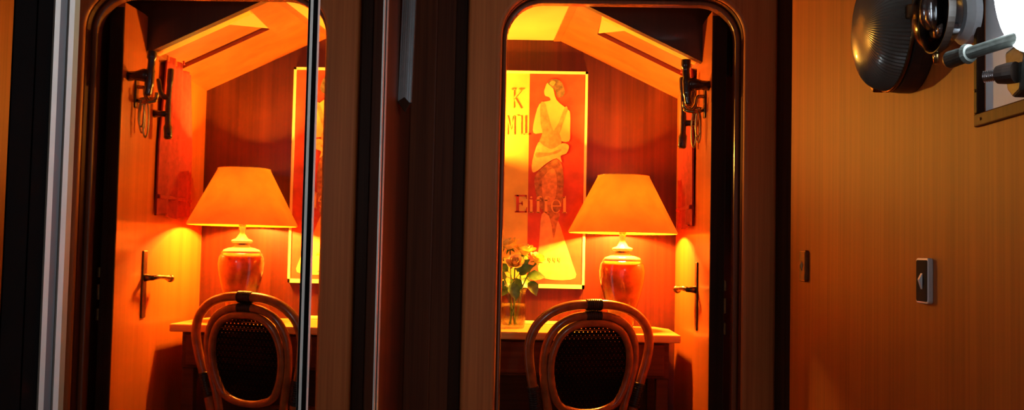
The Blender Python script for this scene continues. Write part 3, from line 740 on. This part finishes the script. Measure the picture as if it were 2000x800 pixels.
# ============================================================ red towel and wooden pegs on the door leaf
tw = thing('red_towel', 'long red towel hanging in folds behind the open door leaf', 'towel', (.47, 3.30, 1.117))
bm = B(); NU, NV = 36, 16; g = []
ztop = 1.64; zbot = 1.117
for side in (0, 1):
    rows = []
    for j in range(NV + 1):
        v = j / NV; row = []
        for i in range(NU + 1):
            uu = i / NU
            wdt = .22 + .08 * min(1, v * 1.8)
            y = 3.31 + (uu - .5) * wdt
            fold = .006 * math.sin(uu * 21 + .6 * v) * (.6 + .4 * v) + .0015 * math.sin(uu * 41 + 2 * v)
            x = .486 + fold + (.003 if side else -.003) - .001 * math.sin(PI * v)
            z = ztop + (zbot - ztop) * v + .006 * math.sin(uu * 9) * v
            row.append(bm.verts.new((x - .47, y - 3.30, z - 1.117)))
        rows.append(row)
    g.append(rows)
for side in (0, 1):
    for j in range(NV):
        for i in range(NU): bm.faces.new((g[side][j][i], g[side][j][i + 1], g[side][j + 1][i + 1], g[side][j + 1][i]))
for j in range(NV):
    for i in (0, NU): bm.faces.new((g[0][j][i], g[0][j + 1][i], g[1][j + 1][i], g[1][j][i]))
for i in range(NU):
    for j in (0, NV): bm.faces.new((g[0][j][i], g[0][j][i + 1], g[1][j][i + 1], g[1][j][i]))
obj('cloth', bm, 'red_cloth', tw, smooth=True)
bm = B()
bx(bm, .477 - .47, .495 - .47, -.138, .158, .055, .068)
obj('hem_band', bm, 'red_cloth', tw, bevel=.004)
bm = B(); tube(bm, [(.022, .01, ztop - 1.117 + .012), (.034, .01, ztop - 1.117 + .02)], .004, 8); tube(bm, catmull([(.0, .01, ztop - 1.117 - .01), (.006, .01, ztop - 1.117 + .018), (.022, .01, ztop - 1.117 + .012)], 4), .003, 8)
obj('hanging_loop', bm, 'red_cloth', tw, smooth=True)

pg = thing('wooden_coat_peg', 'dark polished T-shaped wooden coat peg near the hinge edge of the door leaf', 'coat peg', (LX0, 2.925, at(1385, 165, 2.925).z))
k0 = at(1385, 165, 2.925); kx = at(1342, 165, 2.925).x - LX0
zt_ = at(1340, 116, 2.925).z - k0.z; zbm = at(1345, 205, 2.925).z - k0.z
bm = B(); tube(bm, [(0, 0, -.004), (kx * .35, 0, -.002), (kx * .75, 0, 0), (kx, 0, 0)], [.015, .014, .020, .016], 16)
tube(bm, catmull([(kx - .004, 0, zt_), (kx - .004, 0, zt_ - .012), (kx - .003, 0, zt_ * .45), (kx, 0, 0), (kx + .002, 0, zbm * .6), (kx + .006, 0, zbm)], 5), [.006] + [.0145] * 7 + [.011] * 5 + [.0135] * 7 + [.011] * 5 + [.008], 16)
obj('peg', bm, 'hook_wood', pg, smooth=True)
pg2 = thing('wooden_coat_peg', 'long paddle-shaped wooden coat peg at the free edge of the door leaf', 'coat peg', (LX0, 3.135, at(1332, 240, 3.135).z))
q0 = at(1332, 240, 3.135); qx = at(1333, 240, 3.135).x - LX0
zt2 = at(1332, 150, 3.135).z - q0.z; zb2 = at(1332, 290, 3.135).z - q0.z
bm = B(); tube(bm, [(0, 0, 0), (qx * .5, 0, 0), (qx, 0, 0)], [.013, .010, .010], 14)
tube(bm, catmull([(qx - .002, .0, zt2), (qx, 0, zt2 * .7), (qx + .003, 0, zt2 * .2), (qx + .002, 0, zb2 * .4), (qx - .001, 0, zb2)], 6), [.008] + [.0105] * 6 + [.0085] * 6 + [.0095] * 6 + [.0135] * 5 + [.009], 14)
tube(bm, catmull([(qx + .002, 0, zt2 * .35), (qx + .022, -.01, zt2 * .42), (qx + .032, -.015, zt2 * .75)], 5), [.009] * 6 + [.007] * 4 + [.006], 12)
obj('peg', bm, 'hook_wood', pg2, smooth=True)
hkz = at(1370, 200, 2.97)
hk = thing('brass_coat_hook', 'small brass hook with hanging ring between the wooden pegs', 'hook', (LX0, 2.985, hkz.z))
bm = B(); bx(bm, -.006, 0, -.012, .012, -.045, .045); obj('backplate', bm, 'brass_dark', hk, bevel=.003)
bm = B(); tube(bm, catmull([(-.003, 0, .02), (-.025, 0, .018), (-.030, 0, -.005), (-.045, 0, -.022), (-.062, 0, -.012), (-.064, 0, .004)], 6), .006, 12); obj('hook_arm', bm, 'brass', hk, smooth=True)
bm = B(); tube(bm, [(-.036 + .026 * math.cos(2 * PI * k / 28), .010 * math.sin(2 * PI * k / 28), -.020 + .007 * math.sin(2 * PI * k / 28)) for k in range(28)], .0055, 10, True); obj('ring', bm, 'brass', hk, smooth=True)
for i, (dx, dy, L) in enumerate(((-.034, .0, .115), (-.018, .012, .10), (-.024, -.012, .085))):
    kk = tag(obj('hanging_loop', tube(B(), catmull([(0, 0, 0), (-.006, .004, -L * .35), (-.005, .006, -L * .8), (0, 0, -L), (.005, -.006, -L * .8), (.006, -.004, -L * .35)], 5, True), .0026, 8, True), 'brass', smooth=True),
             ('long slender brass loop dangling from the hook ring', 'middle-length brass loop hanging closest to the door face', 'shortest brass loop hanging from the hook, nearest the doorway')[i], 'loop', 'brass loops on the hook')
    kk.location = (LX0 + dx, 2.985 + dy, hkz.z - .018)

# ============================================================ fittings on the right wall
def wallm(x, y, z): return Matrix.Translation((x, y, z)) @ XROT
dc = atx(1785, 181, XW)
R0 = .117; dcY = dc.y; dcZ = dc.z + R0
bl = thing('bulkhead_lamp', 'large round bulkhead lamp with ribbed glass dome and dark base', 'wall lamp', (XW, dcY, dcZ))
obj('base', lathe(B(), [(0, 0), (R0, 0), (R0, .020), (R0 * .985, .036), (R0 * .93, .040), (0, .040)], 72, XROT), 'base_dark', bl, smooth=False, bevel=.002)
gp = [(R0 * .955, .0405), (R0 * .96, .046), (R0 * .93, .060), (R0 * .86, .073), (R0 * .74, .083), (R0 * .58, .090), (R0 * .40, .094), (R0 * .2, .0965), (0, .097)]
gp = [(p.x, p.y) for p in catmull([Vector((a, b_, 0)) for a, b_ in gp], 4)]; gp[-1] = (0, gp[-1][1])
obj('glass_dome', lathe(B(), gp, 200, XROT, rib=lambda j, k: (.0013 if k % 2 else -.0013) * min(1, gp[j][0] / .08) if 0 < j < len(gp) - 1 else 0), 'prism', bl, smooth=False)
bm = B(); tube(bm, [XROT @ Vector((R0 * .965 * math.cos(2 * PI * k / 72), R0 * .965 * math.sin(2 * PI * k / 72), .042)) for k in range(72)], .0035, 8, True); obj('rim', bm, 'brass_dark', bl, smooth=True)
for a in (-PI / 2, PI / 6, 5 * PI / 6):
    c, s = math.cos(a), math.sin(a)
    bm = B(); q = XROT @ Matrix.Rotation(a + PI / 2, 4, 'Z'); mm = bx(B(), -.012, .012, -R0 * 1.03, -R0 * .9, .036, .056); mm.transform(XROT @ Matrix.Rotation(PI / 2 * 0 + a + PI / 2, 4, 'Z')); bm.free()
    # local -y of the lamp's own frame points along the angle
    obj('clip', mm, 'brass_dark', bl, bevel=.003)
gc = atx(1838, 30, XW - .045)
gl = thing('glass_globe_lamp', 'small clear glass globe fitting with a brass drain nub below', 'wall lamp', (XW, gc.y, gc.z))
RG = .058
obj('mount', lathe(B(), [(0, 0), (.045, 0), (.045, .010), (.036, .020), (0, .022)], 40, XROT), 'grey_paint', gl)
obj('globe', lathe(B(), [(0, .018)] + [(RG * math.sin(a), .052 - .034 * math.cos(a)) for a in [PI * k / 16 for k in range(1, 16)]] + [(0, .086)], 48, XROT), 'globe_glass', gl, smooth=True)
obj('band', lathe(B(), [(RG * .99, .046), (RG * 1.02, .046), (RG * 1.02, .057), (RG * .99, .057), (RG * .99, .046)], 48, XROT), 'base_dark', gl)
bm = B(); tube(bm, [(-.052, 0, -RG * .98), (-.052, 0, -RG * 1.10), (-.052, 0, -RG * 1.30)], [.005, .0055, .004], 12); obj('drain_nub', bm, 'brass', gl, smooth=True)
bm = B(); tube(bm, [(-.02, 0, -.02), (-.05, 0, -.02)], .010, 14); tube(bm, [(-.05, 0, -.02), (-.055, 0, -.005), (-.055, 0, .018), (-.05, 0, .03)], [.008, .014, .014, .006], 14); obj('inner_bulb', bm, 'chrome', gl, smooth=True)

def switch(px, py, label, rim, face, big=True):
    c = atx(px, py, XW); t_ = thing('light_switch', label, 'switch', (XW, c.y, c.z), group='switches on the right wall')
    hw, hh = .027, .0385
    def rr(w_, h_, r_):
        o_ = []
        for cx_, cy_, a0 in ((w_ - r_, h_ - r_, 0), (-w_ + r_, h_ - r_, 90), (-w_ + r_, -h_ + r_, 180), (w_ - r_, -h_ + r_, 270)):
            o_ += [(cx_ + r_ * math.cos(math.radians(a0 + 30 * k)), cy_ + r_ * math.sin(math.radians(a0 + 30 * k))) for k in range(4)]
        return o_
    obj('surround', prism(B(), rr(hw, hh, .006), 'x', -.009, 0), rim, t_, bevel=.0015)
    obj('face', prism(B(), rr(hw - .0035, hh - .0035, .004), 'x', -.0098, -.0088), face, t_)
    bm = B(); vs = [bm.verts.new(p) for p in ((-.0096, .004, .013), (-.0096, -.004, .013), (-.0096, -.004, -.015), (-.0096, .004, -.015), (-.0150, .004, .002), (-.0150, -.003, .002))]
    for f in ((0, 1, 5, 4), (1, 2, 5), (2, 3, 4, 5), (0, 4, 3), (0, 3, 2, 1)): bm.faces.new([vs[i] for i in f])
    obj('toggle', bm, 'satin' if big else rim, t_)
    return t_
switch(1811, 548, 'silver-rimmed black switch with a chrome toggle, nearer the porthole', 'satin', 'plate_black')
switch(1574, 519, 'dull brass-rimmed switch beside the dark corner by the doorway', 'brass_dark', 'base_dark', False)
